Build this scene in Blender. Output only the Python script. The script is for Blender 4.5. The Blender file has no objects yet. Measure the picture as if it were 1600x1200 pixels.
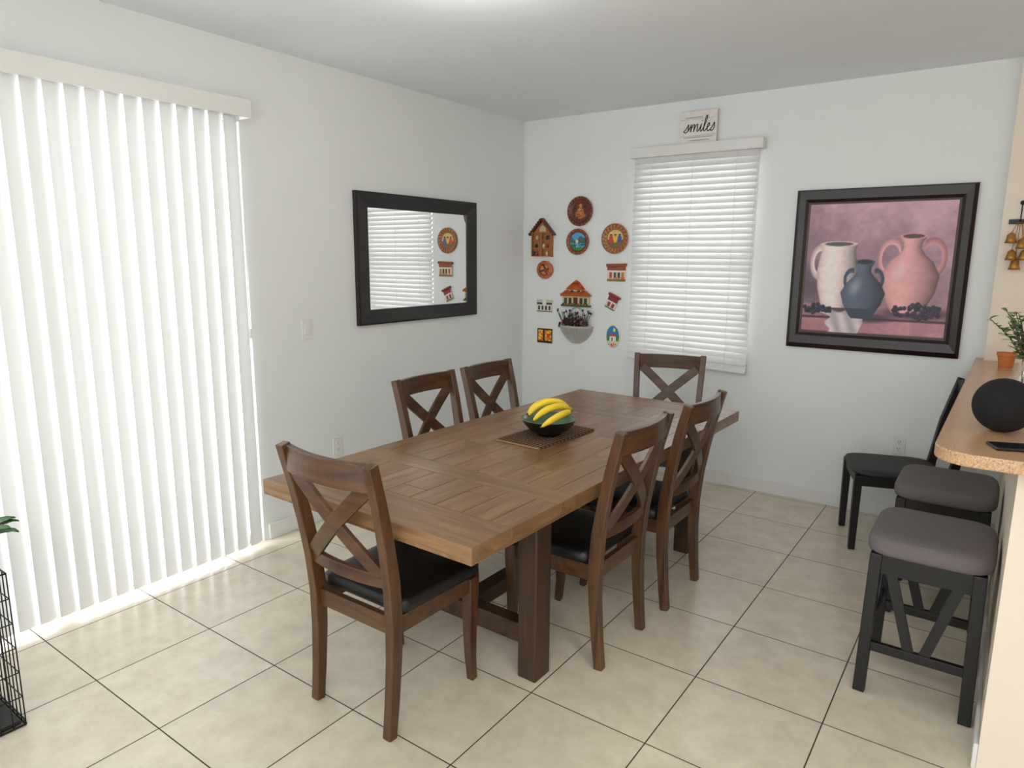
import bpy, bmesh, math, random
import numpy as np
from mathutils import Vector, Matrix
random.seed(7)
S=bpy.context.scene
COL=S.collection
# ---------------------------------------------------------------- helpers
def lin(c):
    return tuple(((v/12.92) if v<=0.04045 else ((v+0.055)/1.055)**2.4) for v in c)
def rgb(r,g,b): return lin((r/255,g/255,b/255))
MATS={}
def mat(name,col,rough=0.5,metal=0.0,bump=0,bscale=50,var=0,vscale=4,spec=0.5,trans=0,emit=0,coat=0):
    if name in MATS: return MATS[name]
    m=bpy.data.materials.new(name); m.use_nodes=True
    nt=m.node_tree; b=nt.nodes['Principled BSDF']
    b.inputs['Base Color'].default_value=(*col,1)
    b.inputs['Roughness'].default_value=rough
    b.inputs['Metallic'].default_value=metal
    b.inputs['Specular IOR Level'].default_value=spec
    b.inputs['Coat Weight'].default_value=coat
    if emit:
        b.inputs['Emission Color'].default_value=(*col,1); b.inputs['Emission Strength'].default_value=emit
    tc=nt.nodes.new('ShaderNodeTexCoord')
    n=nt.nodes.new('ShaderNodeTexNoise'); n.inputs['Scale'].default_value=vscale; n.inputs['Detail'].default_value=4
    nt.links.new(tc.outputs['Object'],n.inputs['Vector'])
    mx=nt.nodes.new('ShaderNodeMix'); mx.data_type='RGBA'
    v=max(var,0.03)
    mx.inputs[6].default_value=(*[c*(1-v) for c in col],1); mx.inputs[7].default_value=(*[min(1,c*(1+v)) for c in col],1)
    nt.links.new(n.outputs['Fac'],mx.inputs[0]); nt.links.new(mx.outputs[2],b.inputs['Base Color'])
    if bump:
        n2=nt.nodes.new('ShaderNodeTexNoise'); n2.inputs['Scale'].default_value=bscale; n2.inputs['Detail'].default_value=3
        nt.links.new(tc.outputs['Object'],n2.inputs['Vector'])
        bp=nt.nodes.new('ShaderNodeBump'); bp.inputs['Strength'].default_value=bump; bp.inputs['Distance'].default_value=0.005
        nt.links.new(n2.outputs['Fac'],bp.inputs['Height']); nt.links.new(bp.outputs['Normal'],b.inputs['Normal'])
    if trans:
        out=nt.nodes['Material Output']; tr=nt.nodes.new('ShaderNodeBsdfTranslucent'); tr.inputs['Color'].default_value=(*col,1)
        ms=nt.nodes.new('ShaderNodeMixShader'); ms.inputs[0].default_value=trans
        nt.links.new(b.outputs[0],ms.inputs[1]); nt.links.new(tr.outputs[0],ms.inputs[2]); nt.links.new(ms.outputs[0],out.inputs[0])
    MATS[name]=m; return m
def wood(name,dark,light,axis,rough=0.35,coat=0.15,tone=False,bump=0.25,sc=1.0):
    if name in MATS: return MATS[name]
    m=bpy.data.materials.new(name); m.use_nodes=True; nt=m.node_tree; b=nt.nodes['Principled BSDF']
    tc=nt.nodes.new('ShaderNodeTexCoord'); mp=nt.nodes.new('ShaderNodeMapping')
    s=[16*sc,16*sc,16*sc]; s['xyz'.index(axis)]=1.3*sc
    mp.inputs['Scale'].default_value=s
    nt.links.new(tc.outputs['Object'],mp.inputs['Vector'])
    n=nt.nodes.new('ShaderNodeTexNoise'); n.inputs['Scale'].default_value=1.6; n.inputs['Detail'].default_value=7; n.inputs['Roughness'].default_value=0.62; n.inputs['Distortion'].default_value=0.6
    vec=mp.outputs[0]
    if tone:
        at=nt.nodes.new('ShaderNodeAttribute'); at.attribute_name='tone'
        va=nt.nodes.new('ShaderNodeVectorMath'); va.operation='MULTIPLY_ADD'
        nt.links.new(at.outputs['Color'],va.inputs[0]); va.inputs[1].default_value=(37,51,23); nt.links.new(vec,va.inputs[2]); vec=va.outputs[0]
    nt.links.new(vec,n.inputs['Vector'])
    cr=nt.nodes.new('ShaderNodeValToRGB')
    cr.color_ramp.elements[0].position=0.3; cr.color_ramp.elements[0].color=(*dark,1)
    cr.color_ramp.elements[1].position=0.7; cr.color_ramp.elements[1].color=(*light,1)
    nt.links.new(n.outputs['Fac'],cr.inputs[0])
    colr=cr.outputs[0]
    if tone:
        mr=nt.nodes.new('ShaderNodeMapRange'); mr.inputs[3].default_value=0.90; mr.inputs[4].default_value=1.12
        nt.links.new(at.outputs['Fac'],mr.inputs[0])
        vm=nt.nodes.new('ShaderNodeVectorMath'); vm.operation='SCALE'
        nt.links.new(colr,vm.inputs[0]); nt.links.new(mr.outputs[0],vm.inputs[3]); colr=vm.outputs[0]
    nt.links.new(colr,b.inputs['Base Color'])
    b.inputs['Roughness'].default_value=rough; b.inputs['Coat Weight'].default_value=coat; b.inputs['Coat Roughness'].default_value=0.25
    bp=nt.nodes.new('ShaderNodeBump'); bp.inputs['Strength'].default_value=bump; bp.inputs['Distance'].default_value=0.002
    nt.links.new(n.outputs['Fac'],bp.inputs['Height']); nt.links.new(bp.outputs['Normal'],b.inputs['Normal'])
    MATS[name]=m; return m
def paintmat(name,rough=0.5,attr='paint'):
    if name in MATS: return MATS[name]
    m=bpy.data.materials.new(name); m.use_nodes=True; nt=m.node_tree; b=nt.nodes['Principled BSDF']
    at=nt.nodes.new('ShaderNodeAttribute'); at.attribute_name=attr
    nt.links.new(at.outputs['Color'],b.inputs['Base Color']); b.inputs['Roughness'].default_value=rough
    MATS[name]=m; return m
class MB:
    def __init__(s): s.v=[];s.f=[];s.m=[];s.t=[];s.ct=0.5
    def box(s,c,d,mi=0,rot=None):
        o=len(s.v)
        for z in(-1,1):
            for y in(-1,1):
                for x in(-1,1):
                    p=Vector((x*d[0]/2,y*d[1]/2,z*d[2]/2))
                    if rot is not None: p=rot@p
                    s.v.append((c[0]+p.x,c[1]+p.y,c[2]+p.z))
        for q in((0,2,3,1),(4,5,7,6),(0,1,5,4),(1,3,7,5),(3,2,6,7),(2,0,4,6)):
            s.f.append([o+i for i in q]);s.m.append(mi);s.t.append(s.ct)
    def b2(s,a,b,mi=0):
        s.box([(a[i]+b[i])/2 for i in range(3)],[abs(b[i]-a[i]) for i in range(3)],mi)
    def sweep(s,pts,sizes,ax,mi=0):
        ax=Vector(ax).normalized(); P=[Vector(p) for p in pts];n=len(P);o=len(s.v)
        for i,p in enumerate(P):
            t=(P[min(i+1,n-1)]-P[max(i-1,0)]).normalized()
            b=t.cross(ax).normalized(); a=b.cross(t).normalized()
            w,h=sizes[i] if isinstance(sizes,list) else sizes
            for u,v in((-1,-1),(1,-1),(1,1),(-1,1)):
                q=p+a*(u*w/2)+b*(v*h/2); s.v.append(tuple(q))
        for i in range(n-1):
            for k in range(4):
                a0=o+i*4+k;a1=o+i*4+(k+1)%4
                s.f.append([a0,a1,a1+4,a0+4]);s.m.append(mi);s.t.append(s.ct)
        s.f.append([o+3,o+2,o+1,o]);s.f.append([o+(n-1)*4+k for k in range(4)]);s.m+= [mi,mi];s.t+=[s.ct]*2
    def tube(s,pts,rad,k=8,mi=0,cap=True,squash=1):
        P=[Vector(p) for p in pts];n=len(P);o=len(s.v)
        ref=Vector((0,0,1))
        t0=(P[1]-P[0]).normalized()
        if abs(t0.dot(ref))>.9: ref=Vector((1,0,0))
        a=ref
        for i,p in enumerate(P):
            t=(P[min(i+1,n-1)]-P[max(i-1,0)]).normalized()
            a=(a-t*a.dot(t)).normalized(); b=t.cross(a)
            r=rad[i] if isinstance(rad,(list,tuple)) else rad
            for j in range(k):
                g=2*math.pi*j/k
                s.v.append(tuple(p+a*math.cos(g)*r*squash+b*math.sin(g)*r))
        for i in range(n-1):
            for j in range(k):
                s.f.append([o+i*k+j,o+i*k+(j+1)%k,o+(i+1)*k+(j+1)%k,o+(i+1)*k+j]);s.m.append(mi);s.t.append(s.ct)
        if cap:
            s.f.append([o+j for j in range(k)][::-1]);s.f.append([o+(n-1)*k+j for j in range(k)]);s.m+=[mi,mi];s.t+=[s.ct]*2
    def lathe(s,prof,k=32,mi=0,c=(0,0,0),mis=None):
        o=len(s.v);n=len(prof)
        for r,z in prof:
            for j in range(k):
                g=2*math.pi*j/k; s.v.append((c[0]+r*math.cos(g),c[1]+r*math.sin(g),c[2]+z))
        for i in range(n-1):
            for j in range(k):
                s.f.append([o+i*k+j,o+i*k+(j+1)%k,o+(i+1)*k+(j+1)%k,o+(i+1)*k+j]);s.m.append(mis[i] if mis else mi);s.t.append(s.ct)
        if prof[0][0]>1e-4: s.f.append([o+j for j in range(k)][::-1]);s.m.append(mis[0] if mis else mi);s.t.append(s.ct)
        if prof[-1][0]>1e-4: s.f.append([o+(n-1)*k+j for j in range(k)]);s.m.append(mis[-1] if mis else mi);s.t.append(s.ct)
    def sph(s,c,r,k=10,mi=0,sz=1):
        s.lathe([(max(1e-5,r*math.sin(math.pi*i/(k//2+2))),-r*sz*math.cos(math.pi*i/(k//2+2))) for i in range(k//2+3)],k,mi,c)
    def poly(s,pts,y0,y1,mi=0):
        o=len(s.v);n=len(pts)
        for x,z in pts: s.v.append((x,y0,z))
        for x,z in pts: s.v.append((x,y1,z))
        s.f.append(list(range(o,o+n)));s.f.append(list(range(o+2*n-1,o+n-1,-1)));s.m+=[mi,mi];s.t+=[s.ct]*2
        for i in range(n):
            j=(i+1)%n; s.f.append([o+i,o+n+i,o+n+j,o+j]);s.m.append(mi);s.t.append(s.ct)
    def obj(s,name,mats,parent=None,loc=(0,0,0),rot=0,bevel=0,smooth=False,seg=2,subsurf=0,tone=False,fix=True):
        me=bpy.data.meshes.new(name); me.from_pydata(s.v,[],s.f)
        if not isinstance(mats,(list,tuple)): mats=[mats]
        for m in mats: me.materials.append(m)
        me.polygons.foreach_set('material_index',s.m)
        if tone:
            a=me.attributes.new('tone','FLOAT_COLOR','FACE')
            a.data.foreach_set('color',[x for t in s.t for x in (t,(t*7.3)%1,(t*3.7)%1,1)])
        if fix:
            bm=bmesh.new(); bm.from_mesh(me); bmesh.ops.recalc_face_normals(bm,faces=bm.faces); bm.to_mesh(me); bm.free()
        if smooth:
            me.polygons.foreach_set('use_smooth',[True]*len(me.polygons))
        me.update()
        o=bpy.data.objects.new(name,me); COL.objects.link(o)
        o.location=loc; o.rotation_euler=(0,0,rot)
        if parent: o.parent=parent
        if bevel:
            b=o.modifiers.new('Bevel','BEVEL'); b.width=bevel; b.segments=seg; b.limit_method='ANGLE'; b.angle_limit=math.radians(40)
        if subsurf:
            b=o.modifiers.new('Sub','SUBSURF'); b.levels=subsurf; b.render_levels=subsurf
        return o
def root(name,loc,rot=0,label=None,cat=None,group=None):
    e=bpy.data.objects.new(name,None); COL.objects.link(e); e.location=loc; e.rotation_euler=(0,0,rot); e.empty_display_size=0.1
    tag(e,label,cat,group); return e
def tag(o,label=None,cat=None,group=None,kind=None):
    if label: o['label']=label
    if cat: o['category']=cat
    if group: o['group']=group
    if kind: o['kind']=kind
    return o
def copy_thing(r,loc,rot,label=None):
    def cp(o,par):
        n=o.copy(); COL.objects.link(n)
        if par: n.parent=par
        for c in o.children: cp(c,n)
        return n
    kids=list(r.children)
    n=r.copy(); COL.objects.link(n)
    for c in kids: cp(c,n)
    n.location=loc; n.rotation_euler=(0,0,rot)
    if label: n['label']=label
    return n
def sm(a,b,x):
    t=np.clip((x-a)/(b-a),0,1); return t*t*(3-2*t)
def vnoise(U,V,sc,seed):
    r=np.random.RandomState(seed).rand(int(sc)+3,int(sc)+3)
    x=np.clip(U,0,1)*sc; y=np.clip(V,0,1)*sc; i=x.astype(int); j=y.astype(int); fx=x-i; fy=y-j
    fx=fx*fx*(3-2*fx); fy=fy*fy*(3-2*fy)
    return (r[i,j]*(1-fx)+r[i+1,j]*fx)*(1-fy)+(r[i,j+1]*(1-fx)+r[i+1,j+1]*fx)*fy
def put(C,mask,col):
    m=np.clip(mask,0,1)[...,None]; C[:]=C*(1-m)+np.array(col)*m
def c8(*a): return np.array(a)/255.0
def setpaint(me,C):
    C=np.clip(C,0,1); L=np.where(C<=0.04045,C/12.92,((C+0.055)/1.055)**2.4)
    a=me.color_attributes.new('paint','FLOAT_COLOR','POINT')
    buf=np.ones((len(me.vertices),4),dtype=np.float32); buf[:len(L),:3]=L
    a.data.foreach_set('color',buf.ravel())
def panel(name,w,h,nx,ny,func,thick,loc,parent=None,edge=None,rough=0.5,tilt=0):
    u=np.linspace(0,1,nx);v=np.linspace(0,1,ny);U,V=np.meshgrid(u,v)
    C=func(U,V).reshape(-1,3)
    X=(U-.5)*w;Z=(V-.5)*h
    vs=[(float(x),-thick,float(z)) for x,z in zip(X.ravel(),Z.ravel())]
    fs=[];mi=[]
    for j in range(ny-1):
        for i in range(nx-1):
            a=j*nx+i; fs.append((a,a+1,a+1+nx,a+nx)); mi.append(0)
    o=len(vs); W,H=w/2,h/2
    vs+=[(-W,-thick,-H),(W,-thick,-H),(W,-thick,H),(-W,-thick,H),(-W,0,-H),(W,0,-H),(W,0,H),(-W,0,H)]
    for q in((0,4,5,1),(1,5,6,2),(2,6,7,3),(3,7,4,0),(4,7,6,5)): fs.append(tuple(o+k for k in q)); mi.append(1)
    me=bpy.data.meshes.new(name); me.from_pydata(vs,[],fs); me.materials.append(paintmat('painted_%d'%int(rough*100),rough)); me.materials.append(edge or mat('edge_cream',rgb(225,215,195)))
    me.polygons.foreach_set('material_index',mi); setpaint(me,C); me.update()
    ob=bpy.data.objects.new(name,me); COL.objects.link(ob); ob.location=loc; ob.rotation_euler=(0,tilt,0)
    if parent: ob.parent=parent
    return ob
def disc(name,rx,rz,func,prof,loc,edge,rough=0.4,K=72,parent=None):
    R=np.linspace(0.0,1,34)
    D=np.interp(R,[p[0] for p in prof],[p[1] for p in prof])
    vs=[];X=[];Y=[]
    for r,d in zip(R,D):
        rr=max(r,0.004)
        for j in range(K):
            g=2*math.pi*j/K; vs.append((rr*rx*math.cos(g),-d,rr*rz*math.sin(g))); X.append(rr*math.cos(g));Y.append(rr*math.sin(g))
    C=func(np.array(X),np.array(Y)); fs=[];mi=[]
    n=len(R)
    for i in range(n-1):
        for j in range(K):
            fs.append((i*K+j,(i+1)*K+j,(i+1)*K+(j+1)%K,i*K+(j+1)%K)); mi.append(0)
    fs.append(tuple(range(K))); mi.append(0)
    o=len(vs)
    for j in range(K):
        g=2*math.pi*j/K; vs.append((.93*rx*math.cos(g),0,.93*rz*math.sin(g)))
    for j in range(K): fs.append(((n-1)*K+j,o+j,o+(j+1)%K,(n-1)*K+(j+1)%K)); mi.append(1)
    fs.append(tuple(o+K-1-j for j in range(K))); mi.append(1)
    me=bpy.data.meshes.new(name); me.from_pydata(vs,[],fs); me.materials.append(paintmat('painted_%d'%int(rough*100),rough)); me.materials.append(edge)
    me.polygons.foreach_set('material_index',mi); me.polygons.foreach_set('use_smooth',[True]*len(fs)); setpaint(me,C); me.update()
    ob=bpy.data.objects.new(name,me); COL.objects.link(ob); ob.location=loc
    if parent: ob.parent=parent
    return ob
# ---------------------------------------------------------------- materials
M_wallL=mat('wall_paint',(0.83,0.855,0.85),0.6,bump=0.06,bscale=120,var=0.01)
M_ceil=mat('ceiling_paint',(0.84,0.88,0.92),0.8,bump=0.15,bscale=60,var=0.01)
M_trim=mat('trim_white',(0.80,0.80,0.78),0.4)
M_barwall=mat('bar_wall_paint',rgb(240,227,210),0.6,bump=0.1,bscale=120)
M_vane=mat('vane_vinyl',(0.76,0.77,0.765),0.5,trans=0.09)
M_slat=mat('blind_slat',(0.86,0.86,0.85),0.45,trans=0.12)
M_white=mat('white_plastic',(0.80,0.80,0.77),0.3)
M_black=mat('black_wood',rgb(20,18,18),0.45,bump=0.1,bscale=80)
M_leather=mat('black_leather',rgb(20,18,19),0.36,bump=0.25,bscale=220)
M_grey=mat('grey_fabric',rgb(114,108,109),0.9,bump=0.5,bscale=500,var=0.14,vscale=300)
M_darkseat=mat('dark_vinyl',rgb(42,42,42),0.6,bump=0.1)
cd,cl=rgb(56,35,20),rgb(102,68,40)
W_z=wood('chair_wood_vertical',cd,cl,'z'); W_x=wood('chair_wood_rail',cd,cl,'x'); W_y=wood('chair_wood_side',cd,cl,'y')
td,tl=rgb(104,75,48),rgb(158,121,84)
T_x=wood('table_wood_cross',td,tl,'x',0.32,0.25,True); T_y=wood('table_wood_long',td,tl,'y',0.32,0.25,True)
TL_z=wood('table_leg_wood',rgb(46,30,19),rgb(80,55,36),'z',0.45,0.05)
TL_x=wood('table_beam_wood',rgb(46,30,19),rgb(80,55,36),'y',0.45,0.05)
M_frame=mat('espresso_frame',rgb(26,21,22),0.35,bump=0.1,bscale=60)
def glassmat():
    m=bpy.data.materials.new('clear_glass'); m.use_nodes=True; nt=m.node_tree; nt.nodes.remove(nt.nodes['Principled BSDF'])
    t=nt.nodes.new('ShaderNodeBsdfTransparent'); g=nt.nodes.new('ShaderNodeBsdfGlossy'); g.inputs['Roughness'].default_value=0.02
    x=nt.nodes.new('ShaderNodeMixShader'); x.inputs[0].default_value=0.07
    nt.links.new(t.outputs[0],x.inputs[1]);nt.links.new(g.outputs[0],x.inputs[2]);nt.links.new(x.outputs[0],nt.nodes['Material Output'].inputs[0]); return m
M_glass=glassmat()
def tilemat():
    m=bpy.data.materials.new('ceramic_tile'); m.use_nodes=True; nt=m.node_tree; N=nt.nodes; L=nt.links; b=N['Principled BSDF']
    tc=N.new('ShaderNodeTexCoord'); sp=N.new('ShaderNodeSeparateXYZ'); L.new(tc.outputs['Object'],sp.inputs[0])
    def mt(op,a,bb=None,c=None):
        n=N.new('ShaderNodeMath'); n.operation=op
        for i,x in enumerate((a,bb,c)):
            if x is None: continue
            if isinstance(x,(int,float)): n.inputs[i].default_value=x
            else: L.new(x,n.inputs[i])
        return n.outputs[0]
    T=0.46
    px=mt('DIVIDE',mt('SUBTRACT',sp.outputs[0],2.465-T*20),T); py=mt('DIVIDE',mt('SUBTRACT',sp.outputs[1],-2.81-T*20),T)
    dx=mt('SUBTRACT',0.5,mt('ABSOLUTE',mt('SUBTRACT',mt('FRACT',px),0.5))); dy=mt('SUBTRACT',0.5,mt('ABSOLUTE',mt('SUBTRACT',mt('FRACT',py),0.5)))
    d=mt('MULTIPLY',mt('MINIMUM',dx,dy),T)
    g=N.new('ShaderNodeMapRange'); g.interpolation_type='SMOOTHSTEP'; g.inputs[1].default_value=0.0014; g.inputs[2].default_value=0.0032; L.new(d,g.inputs[0])
    cb=N.new('ShaderNodeCombineXYZ'); L.new(mt('FLOOR',px),cb.inputs[0]); L.new(mt('FLOOR',py),cb.inputs[1])
    wn=N.new('ShaderNodeTexWhiteNoise'); wn.noise_dimensions='2D'; L.new(cb.outputs[0],wn.inputs[0])
    no=N.new('ShaderNodeTexNoise'); no.inputs['Scale'].default_value=9; no.inputs['Detail'].default_value=8; no.inputs['Roughness'].default_value=.68
    va=N.new('ShaderNodeVectorMath'); va.operation='MULTIPLY_ADD'; L.new(wn.outputs['Color'],va.inputs[0]); va.inputs[1].default_value=(9,9,9); L.new(tc.outputs['Object'],va.inputs[2]); L.new(va.outputs[0],no.inputs['Vector'])
    cr=N.new('ShaderNodeValToRGB'); cr.color_ramp.elements[0].position=.3; cr.color_ramp.elements[0].color=(*rgb(210,199,178),1); cr.color_ramp.elements[1].position=.7; cr.color_ramp.elements[1].color=(*rgb(230,221,201),1)
    L.new(no.outputs['Fac'],cr.inputs[0])
    sc=N.new('ShaderNodeVectorMath'); sc.operation='SCALE'; L.new(cr.outputs[0],sc.inputs[0]); L.new(mt('MULTIPLY_ADD',wn.outputs['Value'],0.04,0.98),sc.inputs[3])
    mx=N.new('ShaderNodeMix'); mx.data_type='RGBA'; mx.inputs[6].default_value=(*rgb(64,52,42),1); L.new(sc.outputs[0],mx.inputs[7]); L.new(g.outputs[0],mx.inputs[0])
    L.new(mx.outputs[2],b.inputs['Base Color'])
    L.new(mt('MULTIPLY_ADD',g.outputs[0],-0.6,0.85),b.inputs['Roughness'])
    h=mt('MULTIPLY_ADD',no.outputs['Fac'],0.10,g.outputs[0])
    bp=N.new('ShaderNodeBump'); bp.inputs['Strength'].default_value=.25; bp.inputs['Distance'].default_value=.003; L.new(h,bp.inputs['Height']); L.new(bp.outputs[0],b.inputs['Normal'])
    return m
# ---------------------------------------------------------------- room
XR=6.2; YB=-7.2; CH=2.66
b=MB(); b.b2((-.15,YB,-.1),(XR,.15,0)); tag(b.obj('floor',tilemat()),kind='structure')
b=MB(); b.b2((-.15,YB,CH),(XR,.15,CH+.1)); tag(b.obj('ceiling',M_ceil),kind='structure')
DY0,DY1,DZ=-4.55,-2.56,2.27
b=MB(); b.b2((-.15,DY1,0),(0,.15,CH)); b.b2((-.15,DY0,DZ),(0,DY1,CH)); b.b2((-.15,YB,0),(0,DY0,CH)); tag(b.obj('wall_left',M_wallL),kind='structure')
wx0,wx1,wz0,wz1=1.03,1.86,.93,2.28
b=MB(); b.b2((0,0,0),(wx0,.15,CH)); b.b2((wx1,0,0),(XR,.15,CH)); b.b2((wx0,0,0),(wx1,.15,wz0)); b.b2((wx0,0,wz1),(wx1,.15,CH)); tag(b.obj('wall_back',M_wallL),kind='structure')
b=MB(); b.b2((XR-.1,YB,0),(XR,0,CH)); tag(b.obj('wall_right',M_barwall),kind='structure')
b=MB(); b.b2((3.37,-2.30,0),(3.50,0,1.01)); tag(b.obj('wall_bar',M_barwall),kind='structure')
b=MB(); b.b2((3.215,-.11,1.05),(3.60,0,CH)); tag(b.obj('wall_column',M_barwall),kind='structure')
def bb(name,a,c): 
    q=MB(); q.b2(a,c); tag(q.obj(name,M_trim,bevel=.004),kind='structure')
bb('baseboard_left',(0,DY1+.03,0),(.014,0,.09)); bb('baseboard_back',(.014,-.014,0),(3.356,0,.09)); bb('baseboard_bar',(3.356,-2.30,0),(3.37,-.014,.09))
b=MB()
for y0,y1 in((DY0,DY0+.05),(DY1-.05,DY1),(-3.59,-3.52)): b.b2((-.11,y0,0),(-.04,y1,DZ))
b.b2((-.11,DY0,0),(-.04,DY1,.05)); b.b2((-.11,DY0,DZ-.05),(-.04,DY1,DZ))
d=tag(b.obj('door_1',M_trim,bevel=.003),kind='structure')
b=MB(); b.b2((-.08,DY0+.05,.05),(-.074,-3.59,DZ-.05)); b.b2((-.08,-3.52,.05),(-.074,DY1-.05,DZ-.05)); o=b.obj('glass_pane',M_glass,parent=d)
b=MB()
for a,c in(((wx0,.06,wz0),(wx0+.04,.11,wz1)),((wx1-.04,.06,wz0),(wx1,.11,wz1)),((wx0,.06,wz0),(wx1,.11,wz0+.04)),((wx0,.06,wz1-.04),(wx1,.11,wz1)),((wx0,.06,1.58),(wx1,.11,1.62))): b.b2(a,c)
w=tag(b.obj('window_1',M_trim),kind='structure')
b=MB(); b.b2((wx0+.04,.08,wz0+.04),(wx1-.04,.086,wz1-.04)); b.obj('glass_pane',M_glass,parent=w)
# ---------------------------------------------------------------- vertical blinds
vb=root('vertical_blinds',(0,-3.55,2.27),0,'white vertical vinyl blinds covering the sliding glass door','blinds')
b=MB(); b.b2((.090,-1.08,0.008),(.10,1.0,.092)); b.b2((.001,-1.08,.082),(.0895,.9895,.092)); b.b2((.001,.990,0.008),(.0895,1.0,.092)); b.obj('valance',M_trim,parent=vb)
b=MB(); b.b2((.035,-1.07,.045),(.075,.975,.08)); b.obj('headrail',M_white,parent=vb)
b=MB(); a=math.radians(15.5)
yy=.905
while yy>-1.05:
    n=9;o=len(b.v)
    for zz in(-2.240,.045):
        for i in range(n):
            s=(i/(n-1)-.5)*.089; bow=.009*(1-(2*i/(n-1)-1)**2)
            b.v.append((.055-math.sin(a)*s+math.cos(a)*bow, yy+math.cos(a)*s+math.sin(a)*bow, zz))
    for i in range(n-1): b.f.append([o+i,o+i+1,o+n+i+1,o+n+i]);b.m.append(0);b.t.append(.5)
    yy-=.0785
b.obj('vanes',M_vane,parent=vb,smooth=True,fix=False)
b=MB(); b.tube([(.08,.93,-1.05),(.08,.94,.03)],.0025,6); b.tube([(.08,.93,-1.10),(.08,.93,-1.05)],.006,6); b.obj('control_wand',M_white,parent=vb)
# ---------------------------------------------------------------- window blind
wb=root('window_blind',(1.44,0,.8),0,'white horizontal slatted blind hanging over the window','blinds')
b=MB(); b.b2((-.465,-.075,1.50),(.465,-.062,1.565)); b.b2((-.465,-.0615,1.50),(-.452,-.001,1.565)); b.b2((.452,-.0615,1.50),(.465,-.001,1.565)); b.b2((-.4515,-.0615,1.555),(.4515,-.001,1.565)); b.obj('valance',M_trim,parent=wb)
b=MB(); b.b2((-.445,-.058,1.50),(.445,-.012,1.545)); b.obj('headrail',M_white,parent=wb)
b=MB(); ns=35; tl_=math.radians(60)
for i in range(ns):
    f=i/(ns-1); zc=1.48-f*(1.48-.072); R=Matrix.Rotation(tl_,3,'X')
    R2=Matrix.Rotation(math.radians(2.0)*max(0,f-.8)/.2,3,'Y')@R
    b.box((0,-.036,zc),(.885,.05,.0028),0,R2)
b.obj('slats',M_slat,parent=wb)
b=MB(); b.box((0,-.036,.045),(.885,.045,.013),0,Matrix.Rotation(math.radians(2.2),3,'Y')); b.obj('bottom_rail',M_white,parent=wb,bevel=.003)
b=MB()
for x in(-.30,0,.30):
    b.tube([(x,-.062,.05),(x,-.062,1.5)],.0013,5); b.tube([(x,-.012,.05),(x,-.012,1.5)],.0013,5)
b.obj('ladder_cord',M_white,parent=wb)
b=MB(); b.tube([(.43,-.066,.42),(.435,-.066,1.5)],.0018,5); b.tube([(.43,-.066,.38),(.43,-.066,.43)],.006,6); b.obj('pull_cord',M_white,parent=wb)
# ---------------------------------------------------------------- sign
sg=root('wooden_sign',(1.457,-.03,2.366),0,'small whitewashed plank sign with handwritten word smiles','sign')
b=MB()
for i in range(4): b.b2((-.127,-.009,i*.0535),(.127,.009,i*.0535+.0520))
b.obj('sign_board',mat('whitewashed_wood',rgb(234,229,224),.7,var=.1,vscale=25),parent=sg,bevel=.001)
M_ink=mat('black_ink',rgb(25,22,22),.6)
def stroke(pts): 
    P=[Vector((p[0],0,p[1])) for p in pts]; out=[]
    P=[P[0]]+P+[P[-1]]
    for i in range(1,len(P)-2):
        for k in range(6):
            t=k/6; p0,p1,p2,p3=P[i-1:i+3]
            out.append(.5*((2*p1)+(-p0+p2)*t+(2*p0-5*p1+4*p2-p3)*t*t+(-p0+3*p1-3*p2+p3)*t**3))
    out.append(P[-2]); return out
word=[ [(.0,.1),(.35,.45),(.55,.95),(.62,.6),(.6,.15),(.3,-.05),(.1,.1)],
 [(.6,.1),(.95,.75),(1.0,.9),(1.0,0),(1.1,.55),(1.35,.9),(1.45,.7),(1.45,0),(1.55,.55),(1.8,.9),(1.92,.7),(1.9,.1),(2.05,.05),(2.3,.5),(2.38,.9),(2.35,.2),(2.5,.0),(2.8,.5),(3.05,1.5),(3.0,1.9),(2.85,1.6),(2.8,.3),(2.95,0),(3.2,.25),(3.5,.6),(3.52,.85),(3.38,.9),(3.25,.5),(3.35,.05),(3.6,.02),(3.95,.45),(4.15,.95),(4.22,.6),(4.2,.15),(3.9,-.05),(3.75,.1)],
 [(2.42,1.25),(2.46,1.33)]]
b=MB()
for st in word:
    P=[(p.x*.050-.105+p.z*.008,-.0105,p.z*.052+.078) for p in stroke(st)]
    b.tube(P,.0030,6)
b.obj('lettering',M_ink,parent=sg)
for rowz,x0,x1 in((.168,-.09,.02),(.040,-.10,.10),(.020,-.06,.07)):
    b=MB(); x=x0
    while x<x1:
        wd=random.uniform(.006,.016); b.b2((x,-.0102,rowz),(x+wd,-.0089,rowz+.004)); x+=wd+.003
    b.obj('fine_lettering',mat('grey_ink',rgb(120,110,105),.6),parent=sg)
# ---------------------------------------------------------------- mirror
mr=root('wall_mirror',(0,-1.235,1.58),0,'rectangular wall mirror with wide black wooden frame','mirror')
b=MB(); OW,OH,IW,IH=.585,.41,.478,.315
pr=[(OW,OH,.0),(OW,OH,.028),(OW-.012,OH-.012,.032),(IW+.02,IH+.02,.020),(IW+.004,IH+.004,.018),(IW,IH,.013),(IW,IH,.002)]
for (w_,h_,x_) in pr:
    for sy,sz in((-1,-1),(1,-1),(1,1),(-1,1)): b.v.append((x_,sy*w_,sz*h_))
for i in range(len(pr)-1):
    for k in range(4): b.f.append([i*4+k,i*4+(k+1)%4,i*4+4+(k+1)%4,i*4+4+k]);b.m.append(0);b.t.append(.5)
b.obj('mirror_frame',M_frame,parent=mr)
b=MB(); b.b2((.004,-IW-.003,-IH-.003),(.012,IW+.003,IH+.003)); b.obj('mirror_glass',mat('mirror_silver',(.93,.94,.94),.01,1.0),parent=mr)
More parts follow.
